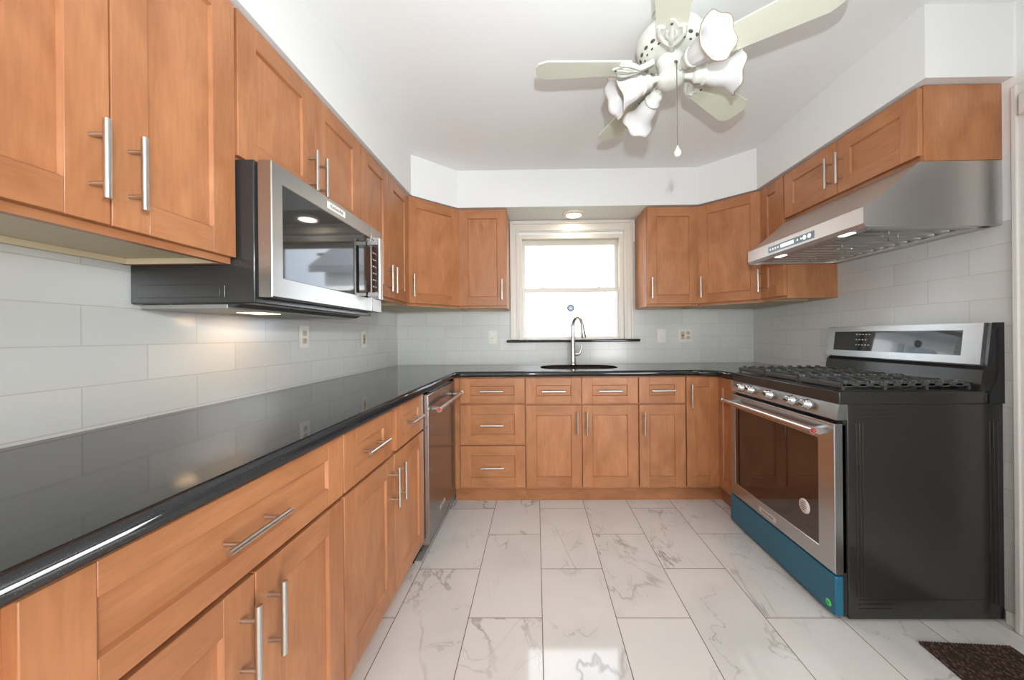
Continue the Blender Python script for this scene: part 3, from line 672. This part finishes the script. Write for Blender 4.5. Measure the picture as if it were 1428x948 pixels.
# pressed ribs on the sides
for xs in (W_, ):
    for k in range(3): box(bm, xs - .001, xs + .0028, X(2.47), X(2.615), .842 - k * .017, .846 - k * .017, .001); box(bm, xs - .001, xs + .0028, X(2.47), X(2.60), .085 - k * .017, .090 - k * .017, .001)
    for k in range(3): box(bm, xs - .001, xs + .0028, X(2.462 + k * .013), X(2.466 + k * .013), .105, .795, .001)
    for k in range(3): box(bm, xs - .001, xs + .0028, X(2.985 + k * .016), X(2.990 + k * .016), .075, .80, .001)
    box(bm, xs - .001, xs + .002, X(2.60), X(2.975), .088, .091, .0008)
obj('body', bm, BLACK, t)
for x in (.05, W_ - .05):
    for yy in (X(2.48), X(2.98)):
        bm = B(); tube(bm, [(x, yy, 0), (x, yy, .013)], .018, 12); obj('foot', bm, BLACKM, t)
bm = B(); box(bm, -.001, W_ + .001, X(2.398), X(2.975), .868, .918, .004, 0); box(bm, .012, W_ - .012, X(2.42), X(2.955), .9175, .9215, .002); obj('cooktop', bm, BLACK, t)
# control panel, tilted a little back
bm = B(); prism(bm, [(X(2.432), .868), (X(2.400), .868), (X(2.388), .806), (X(2.432), .806)], 'x', 0, W_); cpn = obj('control_panel', bm, STEEL, t)
bm = B(); box(bm, .004, W_ - .004, X(2.415), X(2.432), .792, .806, 0); obj('vent_gap', bm, BLACKM, t)
for yk in (-.945, -1.035, -1.190, -1.345, -1.440):
    bm = B(); Mx = Matrix.Translation((YF - yk, X(2.395), .839)) @ Matrix.Rotation(pi / 2 - .19, 4, 'X')
    lathe(bm, [(.024, -.001), (.024, .006), (.0195, .008), (.0185, .030), (.0165, .034), (.012, .035), (0, .033)], 24, Mx)
    kn = obj('knob', bm, CHROME, t)
# oven door
bm = B(); zd0, zd1 = .188, .790; yd0, yd1 = X(2.380), X(2.412); gx0, gx1, gz0, gz1 = .055, .668, .262, .712
frx = (0.002, W_ - .002)
ringframe(bm, frx[0], frx[1], zd0, zd1, gx0, gx1, gz0, gz1, yd0, yd1)
box(bm, .006, W_ - .006, yd1 - .002, yd1 + .016, zd0 + .004, zd1 - .004, 0, 1)
od = obj('oven_door', bm, [STEEL, BLACKM], t)
bm = B(); box(bm, gx0 - .001, gx1 + .001, yd0 + .002, yd0 + .012, gz0 - .001, gz1 + .001); obj('glass', bm, OVENG, od)
bm = B(); tube(bm, [(.012, X(2.335), .752), (W_ - .055, X(2.335), .752)], .0125, 18)
for x in (.045, W_ - .085): prism(bm, [(X(2.335), .742), (X(2.335), .762), (X(2.381), .756), (X(2.381), .728)], 'x', x - .012, x + .012)
oh = obj('handle', bm, NICKEL, od)
end_caps(oh, ((.012, -1), (W_ - .055, 1)), X(2.335), .752, .0148, .0105, .004)
bm = B(); box(bm, .275, .405, yd0 - .0015, yd0 + .001, .205, .232, .0006); pn = obj('nameplate', bm, mat('plate_bronze', (.66, .57, .50), .35, .4), od, label='small nameplate with pale border')
text('lettering', 'KitchenAid', .020, PINK, pn, (.34, yd0 - .0017, .2185), (pi / 2, 0, 0))
bm = B(); Mx = Matrix.Translation((.590, yd0 + .0018, .385)) @ Matrix.Rotation(pi / 2, 4, 'X'); lathe(bm, [(.032, 0), (.032, .0008), (0, .0008)], 32, Mx); st_ = obj('round_sticker', bm, PAPER, od, label='round pale sticker with lines of print')
for k, wln in enumerate((.026, .036, .040, .034, .022)):
    bm = B(); 
    for q in range(int(wln / .006)): box(bm, .590 - wln / 2 + q * .006, .590 - wln / 2 + q * .006 + .0042, yd0 + .0002, yd0 + .0009, .403 - k * .009, .407 - k * .009)
    obj('print_line', bm, PINK, st_)
# storage drawer with the protective film
bm = B(); box(bm, .001, W_ - .001, X(2.378), X(2.412), .022, .180, .005); dr = obj('storage_drawer', bm, BLUE, t, label='storage drawer front still under blue film')
bm = B(); Mx = Matrix.Translation((W_ - .035, X(2.378), .055)) @ Matrix.Rotation(pi / 2, 4, 'X'); lathe(bm, [(.014, 0), (.014, .001), (0, .001)], 24, Mx); gs = obj('energy_sticker', bm, GREENS, dr, label='round green sticker')
bm = B(); Mx = Matrix.Translation((W_ - .035, X(2.378) - .001, .055)) @ Matrix.Rotation(pi / 2, 4, 'X'); lathe(bm, [(.006, 0), (.006, .0006), (0, .0006)], 16, Mx); obj('sticker_mark', bm, mat('dark_green', (.04, .4, .06), .5), gs)
bm = B(); box(bm, .006, W_ - .006, X(2.41), X(2.432), .02, .79); obj('front_liner', bm, BLACKM, t)
# backguard
bm = B()
bgp = [(X(2.930), .918), (X(2.978), .918), (X(2.978), .870), (X(3.042), .870), (X(3.042), 1.190), (X(3.010), 1.190), (X(3.010), 1.030), (X(2.985), 1.000), (X(2.962), .998), (X(2.955), .96)]
prism(bm, [(X(2.955), .9185), (X(3.042), .9185), (X(3.042), 1.188), (X(3.005), 1.188), (X(2.985), 1.015), (X(2.968), 1.000), (X(2.962), .960)], 'x', .003, W_ - .003); obj('backguard', bm, BLACK, t)
bm = B(); prism(bm, [(X(2.985), .869), (X(3.044), .869), (X(3.044), 1.190), (X(3.006), 1.190), (X(3.010), 1.168), (X(3.022), 1.165), (X(3.020), .99), (X(3.010), .955), (X(2.985), .905)], 'x', W_ - .004, W_ + .004)
obj('end_bracket', bm, BLACKM, t)
bm = B(); prism(bm, [(X(2.985), .869), (X(3.044), .869), (X(3.044), 1.190), (X(3.006), 1.190), (X(3.010), .955), (X(2.985), .905)], 'x', -.004, .004); obj('end_bracket', bm, BLACKM, t)
bm = B(); prism(bm, [(X(2.962), 1.022), (X(2.995), 1.022), (X(3.004), 1.189), (X(2.981), 1.189)], 'x', .004, W_ - .008); bk = obj('console', bm, STEEL, t)
def onp(x, a, d=0.0):   # a: 0 bottom .. 1 top of the tilted console face
    return (x, X(2.962 + .019 * a) - d, 1.022 + .167 * a)
bm = B(); vs = [bm.verts.new(onp(x, a, .0012)) for x, a in ((.055, .2), (W_ - .075, .2), (W_ - .075, .83), (.055, .83))]; vs2 = [bm.verts.new(onp(x, a, -.004)) for x, a in ((.055, .2), (W_ - .075, .2), (W_ - .075, .83), (.055, .83))]
bm.faces.new(vs); bm.faces.new(vs2[::-1])
for k in range(4): bm.faces.new((vs[k], vs2[k], vs2[(k + 1) % 4], vs[(k + 1) % 4]))
cg = obj('console_glass', bm, GLASSB, bk)
CPR = mat('console_print', (.6, .6, .6), .5)
for r_i in range(3):
    bm = B()
    for c_i in range(5 - r_i % 2):
        a = .72 - r_i * .17; x = .195 + c_i * .018; p0 = onp(x, a, .0018); box(bm, p0[0], p0[0] + .009, p0[1], p0[1] + .0006, p0[2], p0[2] + .004)
    obj('touch_marks', bm, CPR, cg)
# burners
for bx, by, br in ((.14, 2.56, .036), (.14, 2.82, .030), (W_ / 2, 2.69, .048), (W_ - .14, 2.56, .042), (W_ - .14, 2.82, .030)):
    bm = B(); lathe(bm, [(br + .012, .9212), (br + .010, .930), (br, .932), (br, .938), (br - .004, .941), (0, .941)], 24, Matrix.Translation((bx, X(by), 0))); obj('burner', bm, [IRON], t)
# three continuous grates
gw = (W_ - .03) / 3
for gi in range(3):
    gx = .015 + gi * gw; bm = B(); ya, yb = X(2.425), X(2.945); zt0, zt1 = .936, .950
    box(bm, gx + .002, gx + gw - .002, ya, ya + .016, zt0 - .006, zt1, .003); box(bm, gx + .002, gx + gw - .002, yb - .014, yb, zt0, zt1, .003)
    box(bm, gx + .002, gx + .014, ya, yb, zt0, zt1, .003); box(bm, gx + gw - .014, gx + gw - .002, ya, yb, zt0, zt1, .003)
    for k in range(1, 9):
        yy = ya + (yb - ya) * k / 9
        box(bm, gx + .012, gx + gw * .40, yy - .006, yy + .006, zt0 - .001, zt1 + .006, .003); box(bm, gx + gw * .60, gx + gw - .012, yy - .006, yy + .006, zt0 - .001, zt1 + .006, .003)
    box(bm, gx + gw / 2 - .005, gx + gw / 2 + .005, ya, ya + .16, zt0, zt1 + .004, .003); box(bm, gx + gw / 2 - .005, gx + gw / 2 + .005, yb - .16, yb, zt0, zt1 + .004, .003)
    box(bm, gx + .012, gx + gw - .012, (ya + yb) / 2 - .007, (ya + yb) / 2 + .007, zt0, zt1 + .002, .003)
    for xx in (gx + .004, gx + gw - .014):
        for k in range(10):
            yy = ya + .003 + (yb - ya - .016) * k / 9
            if k in (0, 3, 6, 9): box(bm, xx, xx + .010, yy, yy + .010, .9212, zt0 + .002, .001)
    # wedge-shaped prong ends along the grate side
    for k in range(9):
        yy = ya + .03 + (yb - ya - .08) * k / 8
        for xx, s_ in ((gx + gw - .014, 1), (gx + .014, -1)):
            prism(bm, [(yy - .016, .934), (yy + .014, .934), (yy + .006, .960), (yy - .008, .960)], 'x', xx - .004 * s_, xx + .012 * s_)
    obj('grate', bm, IRON, t)

# ------------------------------------------------------------------ range hood
t = thing('range_hood', 'stainless range hood mounted under the cabinet over the range', 'range hood', (R, -.838, 1.575), -pi / 2)
W_ = .758; Z = 1.575
prof = [(2.512, 1.575), (2.499, 1.590), (2.499, 1.655), (2.512, 1.664), (2.545, 1.682), (2.62, 1.744), (2.722, 1.832), (3.043, 1.832), (3.043, 1.575)]
bm = B()
inner = [(p[0] - R, p[1] - Z) for p in prof]
# shell: end panels + top skin, open below
for a, b in ((0, .012), (W_ - .012, W_)): prism(bm, inner, 'x', a, b)
skin = inner[:8]
for k in range(len(skin) - 1):
    (ya, za), (yb, zb) = skin[k], skin[k + 1]; d = Vector((yb - ya, zb - za)).normalized(); nx_, nz_ = d.y, -d.x
    prism(bm, [(ya, za), (yb, zb), (yb + nx_ * .008, zb + nz_ * .008), (ya + nx_ * .008, za + nz_ * .008)], 'x', .012, W_ - .012)
box(bm, .012, W_ - .012, X(3.025), X(3.043), 0, .25)
box(bm, .012, W_ - .012, X(2.512), X(2.585), .006, .014); box(bm, .012, W_ - .012, X(2.985), X(3.03), 0.0, .012); box(bm, .012, .035, X(2.55), X(3.02), 0.0, .012); box(bm, W_ - .035, W_ - .012, X(2.55), X(3.02), 0.0, .012)
hb = obj('body', bm, HOODS, t)
for fi in range(3):
    x0_ = .037 + fi * (W_ - .074) / 3; fw_ = (W_ - .074) / 3 - .003; bm = B()
    box(bm, x0_, x0_ + fw_, X(2.588), X(2.600), .012, .030, .002); box(bm, x0_, x0_ + fw_, X(2.972), X(2.984), .012, .030, .002)
    for k in range(4):
        pw = fw_ / 4; xx = x0_ + .006 + k * pw; prism(bm, [(xx, .022), (xx + .004, .008), (xx + pw * .52, .008), (xx + pw * .60, .022), (xx + pw * .55, .022), (xx + pw * .48, .011), (xx + .007, .011), (xx + .004, .022)], 'y', X(2.600), X(2.972))
    box(bm, x0_, x0_ + fw_, X(2.600), X(2.972), .034, .038, 0, 1)
    fo = obj('baffle_filter', bm, [STEELX, BLACKM], t)
    bm = B()
    for yy in (X(2.70), X(2.80)):
        xm = x0_ + fw_ / 2 + (.03 if yy == X(2.70) else -.03); tube(bm, [(xm - .022, yy, .012), (xm - .022, yy, -.004), (xm + .022, yy, -.004), (xm + .022, yy, .012)], .002, 8)
    obj('pull_ring', bm, CHROME, fo)
for yl in (-1.055, -1.465):
    bm = B(); box(bm, -.838 - yl - .030, -.838 - yl + .030, X(2.535), X(2.562), .003, .007, .001); obj('led_light', bm, LED, t, label='lit rectangular light lens')
    l = bpy.data.lights.new('hood_lamp', 'SPOT'); l.energy = 1.6; l.color = (1, .97, .9); l.spot_size = radians(140); l.spot_blend = .8; l.shadow_soft_size = .02
    o = bpy.data.objects.new('hood_lamp', l); COL.objects.link(o); o.parent = t; o.location = (-.838 - yl, X(2.55), -.004)
bm = B(); box(bm, .190, .512, X(2.497), X(2.500), .026, .060, .0005); dp = obj('display', bm, mat('display_grey', (.16, .21, .24), .15), t, label='dark control display strip')
bm = B(); box(bm, .290, .385, X(2.496), X(2.4972), .034, .052); 
for k, xx in enumerate((.205, .225, .245, .265, .405, .43)): box(bm, xx, xx + .008, X(2.496), X(2.4972), .038, .048)
for xx in (.455, .485): lathe(bm, [(.011, 0), (.011, .001), (.007, .001), (.007, 0)], 16, Matrix.Translation((xx, X(2.4968), .043)) @ Matrix.Rotation(pi / 2, 4, 'X'))
obj('lit_symbols', bm, DISP, dp)

# ------------------------------------------------------------------ recessed light over the sink
t = thing('ceiling_light', 'round lit disc light under the soffit over the window', 'light fixture', (1.507, -.165, 2.137))
bm = B(); lathe(bm, [(.092, 0), (.092, -.004), (.086, -.012), (.066, -.017), (.062, -.012), (.060, -.012)], 40); obj('trim_ring', bm, mat('ring_cream', (.80, .70, .60), .4), t)
bm = B(); lathe(bm, [(0.0, -.013), (.061, -.013), (.061, -.010)], 40); obj('diffuser', bm, LAMP, t)
l = bpy.data.lights.new('sink_lamp', 'AREA'); l.shape = 'DISK'; l.size = .12; l.energy = 2.0; l.color = (1, .88, .72)
o = bpy.data.objects.new('sink_lamp', l); COL.objects.link(o); o.parent = t; o.location = (0, 0, -.02)

# ------------------------------------------------------------------ outlets and switches
def plate(name, label, cat, loc, rotz, kind, w_=.074, h_=.118):
    t = thing(name, label, cat, loc, rotz, 'wall plates on the tiles')
    bm = B(); box(bm, -w_ / 2, w_ / 2, -.006, -.0002, -h_ / 2, h_ / 2, .003); obj('cover_plate', bm, PLATE, t)
    xs = [0] if w_ < .1 else [-.023, .023]
    for i, x in enumerate(xs):
        k = kind[i % len(kind)]
        if k == 'duplex':
            for z in (-.0195, .0195):
                bm = B(); prism(bm, [(x + p[0], z + p[1]) for p in rrect(-.0165, .0165, -.014, .014, .009, 4)], 'y', -.008, -.006)
                for sx in (-.006, .006): box(bm, x + sx - .001, x + sx + .001, -.0084, -.008, z - .001, z + .008, 0, 1)
                lathe(bm, [(.0022, 0), (.0022, .0004), (0, .0004)], 8, Matrix.Translation((x, -.008, z - .007)) @ Matrix.Rotation(pi / 2, 4, 'X'), 1)
                obj('receptacle', bm, [OUTLET, BLACKM], t)
        elif k == 'gfci':
            bm = B(); box(bm, x - .0165, x + .0165, -.008, -.006, -.033, .033, .001)
            for z in (-.02, .02):
                for sx in (-.006, .006): box(bm, x + sx - .0012, x + sx + .0012, -.0086, -.008, z - .004, z + .005, 0, 1)
            box(bm, x - .008, x + .008, -.0095, -.008, .001, .007, 0, 1); box(bm, x - .008, x + .008, -.0095, -.008, -.007, -.001, 0, 2); obj('receptacle', bm, [OUTLET, BLACKM, RED], t)
        else:
            bm = B(); box(bm, x - .0165, x + .0165, -.009, -.006, -.033, .033, .001); prism(bm, [(-.006, -.03), (-.0125, .0), (-.009, .03), (-.006, .03)], 'x', x - .012, x + .012); obj('rocker', bm, PLATE, t)
plate('light_switch', 'ivory rocker switch left of the window', 'switch', (.820, 0, 1.143), 0, ['rocker'])
plate('light_switch', 'ivory rocker switch right of the window', 'switch', (2.265, 0, 1.142), 0, ['rocker'])
plate('wall_outlet', 'double-gang outlet with two receptacles on the back wall', 'outlet', (2.465, 0, 1.145), 0, ['gfci', 'duplex'], .120, .118)
plate('wall_outlet', 'ivory duplex outlet on left wall just below the microwave', 'outlet', (0, -1.222, 1.158), pi / 2, ['duplex'])
plate('wall_outlet', 'ivory outlet on left wall nearest the corner', 'outlet', (0, -.600, 1.140), pi / 2, ['gfci'])
bm = B(); box(bm, R - .034, R - .016, -1.73, -1.664, 1.965, 2.045, .006); tag(obj('door_chime', bm, DOORP), 'small pale box high on the door casing at the right edge', 'sensor')

# ------------------------------------------------------------------ floor mat
t = thing('floor_mat', 'brown ribbed doormat on the floor at lower right', 'mat', (2.602, -1.690, 0))
bm = B(); n1, n2 = 46, 30; Lm, Wm = .60, .80
box(bm, 0, .315, -.9, 0, .0, .006, .002)
for k in range(30):
    x = .004 + k * .0104; tube(bm, [(x, .002, .006), (x, -.902, .006)], .0042, 6)
mo = obj('pile', bm, RUG, t); t.rotation_euler = (0, 0, -.06)

# ------------------------------------------------------------------ ceiling fan
FX, FY, FZ = 1.738, -1.603, 2.22
t = thing('ceiling_fan', 'cream ceiling fan with five blades and four tulip glass lights', 'ceiling fan', (FX, FY, 0))
bm = B(); lathe(bm, [(.070, 2.42), (.072, 2.395), (.045, 2.38), (.045, 2.362), (.085, 2.352), (.116, 2.338), (.130, 2.315), (.126, 2.288), (.105, 2.262), (.085, 2.252), (.060, 2.248), (0, 2.248)], 48)
for k in range(20):
    a = 2 * pi * k / 20
    for rr_, zz, s_ in ((.112, 2.269, .010), (.096, 2.2575, .006)):
        c2 = Vector((rr_ * cos(a + (.15 if s_ < .01 else 0)), rr_ * sin(a + (.15 if s_ < .01 else 0)), zz)); nrm = Vector((cos(a), sin(a), -1.3)).normalized()
        Mx = Matrix.Translation(c2) @ nrm.to_track_quat('Z', 'Y').to_matrix().to_4x4() @ Matrix.Diagonal((1, .55, 1, 1))
        lathe(bm, [(s_, 0), (s_, .0015), (0, .0015)], 10, Mx, 1)
mh_ = obj('motor_housing', bm, [FANM, HOLE], t)
bm = B(); lathe(bm, [(.050, 2.250), (.056, 2.240), (.050, 2.232), (.046, 2.228), (.046, 2.185), (.052, 2.178), (.052, 2.162), (.046, 2.154), (.034, 2.146), (.020, 2.142), (0, 2.142)], 32); sh = obj('switch_housing', bm, FANM, t)
th0 = 3.125
for i in range(5):
    a = th0 - i * radians(72)
    Mz = Matrix.Rotation(a, 4, 'Z'); Mp = Matrix.Rotation(radians(-12), 4, 'X')
    r0, r1 = .165, .535; out = []
    hw0, hw1 = .050, .066
    pts = [(r0 - .012, -.030), (r0, -hw0), (r1 - .045, -hw1), (r1 - .012, -hw1 + .016), (r1, -hw1 + .040), (r1, hw1 - .040), (r1 - .012, hw1 - .016), (r1 - .045, hw1), (r0, hw0), (r0 - .012, .030)]
    bm = B(); prism(bm, pts, 'z', -.003, .003)
    for v_ in bm.verts: v_.co = Mz @ (Mp @ v_.co)
    bo = obj('blade', bm, BLADE, t, (0, 0, FZ))
    bm = B()
    def TP(p): return Mz @ (Mp @ Vector(p))
    tube(bm, [TP((.07, 0, .02)), TP((.10, 0, .004)), TP((.13, 0, -.006)), TP((.165, 0, -.008))], [.013, .010, .011, .009], 10)
    for s_ in (-1, 1):
        tube(bm, [TP((.12, .004 * s_, -.006)), TP((.145, .028 * s_, -.008)), TP((.175, .042 * s_, -.008)), TP((.205, .038 * s_, -.007)), TP((.200, .022 * s_, -.007))], [.009, .009, .008, .006, .004], 8)
        tube(bm, [TP((.15, .005 * s_, -.008)), TP((.172, .018 * s_, -.009)), TP((.190, .014 * s_, -.008))], [.007, .006, .004], 8)
    tube(bm, [TP((.16, 0, -.008)), TP((.215, 0, -.006))], [.010, .004], 8)
    half = [(.150, .016), (.160, .040), (.182, .052), (.204, .050), (.210, .036), (.202, .024), (.216, .016), (.230, .006)]
    n0 = len(bm.verts); bm.verts.ensure_lookup_table(); prism(bm, half + [(x_, -y_) for x_, y_ in half[::-1]], 'z', -.009, -.0035); bm.verts.ensure_lookup_table()
    for v_ in bm.verts[n0:]: v_.co = TP(v_.co)
    for sx, sy in ((.195, .040), (.195, -.040), (.216, 0)):
        n0 = len(bm.verts); lathe(bm, [(0, -.0125), (.004, -.0115), (.005, -.009)], 10, Matrix.Translation((sx, sy, 0)), 1); bm.verts.ensure_lookup_table()
        for v_ in bm.verts[n0:]: v_.co = TP(v_.co)
    bmesh.ops.translate(bm, verts=bm.verts, vec=(0, 0, FZ)); obj('blade_iron', bm, [FANM, HOLE], t)
shades = [((.99, -.13, -.03), .060), ((-.90, -.02, -.44), .060), ((-.24, .92, -.20), .060), ((.27, -.93, -.18), .060)]
for d, _ in shades:
    d = Vector(d).normalized(); p0 = Vector((d.x * .04, d.y * .04, 2.176)); dh = Vector((d.x, d.y, d.z * .6)).normalized()
    p1 = p0 + dh * .045; bm = B(); tube(bm, [p0, p0 + dh * .02, p1], [.011, .010, .014], 12)
    q = d.to_track_quat('Z', 'Y').to_matrix().to_4x4(); Mx = Matrix.Translation(p1) @ q
    lathe(bm, [(.012, -.004), (.022, .002), (.027, .010), (.027, .032), (.034, .036), (.035, .046), (.030, .048)], 24, Mx)
    ar = obj('light_arm', bm, FANM, t)
    bm = B()
    prof = [(.026, .036), (.030, .050), (.036, .068), (.040, .088), (.041, .106), (.044, .122), (.052, .139), (.063, .153), (.073, .162)]
    n_pr = len(prof)
    def ruf(j, a, r_, z_):
        k = max(0, (j - 4) / (n_pr - 5)) ** 2
        return r_ + .0025 * k * cos(6 * a), z_ + .0045 * k * cos(6 * a)
    lathe(bm, [(r_ , z_) for r_, z_ in prof], 48, Mx, ruffle=ruf, mi=[0] * (n_pr - 1) + [0])
    # open the mouth and the neck
    big = [f for f in bm.faces if len(f.verts) > 8]; bmesh.ops.delete(bm, geom=big, context='FACES')
    so_ = obj('shade', bm, [SHADE], ar)
    md_ = so_.modifiers.new('thick', 'SOLIDIFY'); md_.thickness = .003; md_.offset = 0
    bm = B(); ringp = []
    for k in range(48):
        a = 2 * pi * k / 48; r_, z_ = ruf(n_pr - 1, a, *prof[-1]); ringp.append(Mx @ Vector((r_ * cos(a), r_ * sin(a), z_)))
    tube(bm, ringp, .0017, 6, closed=True); obj('rim', bm, RIM, so_, label='dark brown painted rim')
bm = B(); cx_, cy_ = .002, -.058
tube(bm, [(.0, -.046, 2.205), (cx_, cy_, 2.195), (cx_, cy_, 2.19)], .004, 8, 0)
for k in range(60): 
    zz = 2.19 - k * .0054; lathe(bm, [(0, -.0022), (.0019, -.0011), (.0019, .0011), (0, .0022)], 6, Matrix.Translation((cx_, cy_, zz)))
tube(bm, [(cx_, cy_, 2.19), (cx_, cy_, 1.862)], .0009, 5)
pc = obj('pull_chain', bm, CHAIN, t)
bm = B(); lathe(bm, [(0, 1.876), (.004, 1.872), (.005, 1.864), (.009, 1.860), (.0135, 1.850), (.0135, 1.843), (.009, 1.834), (0, 1.831)], 20, Matrix.Translation((cx_, cy_, 0))); obj('pull_ball', bm, PORC, pc)
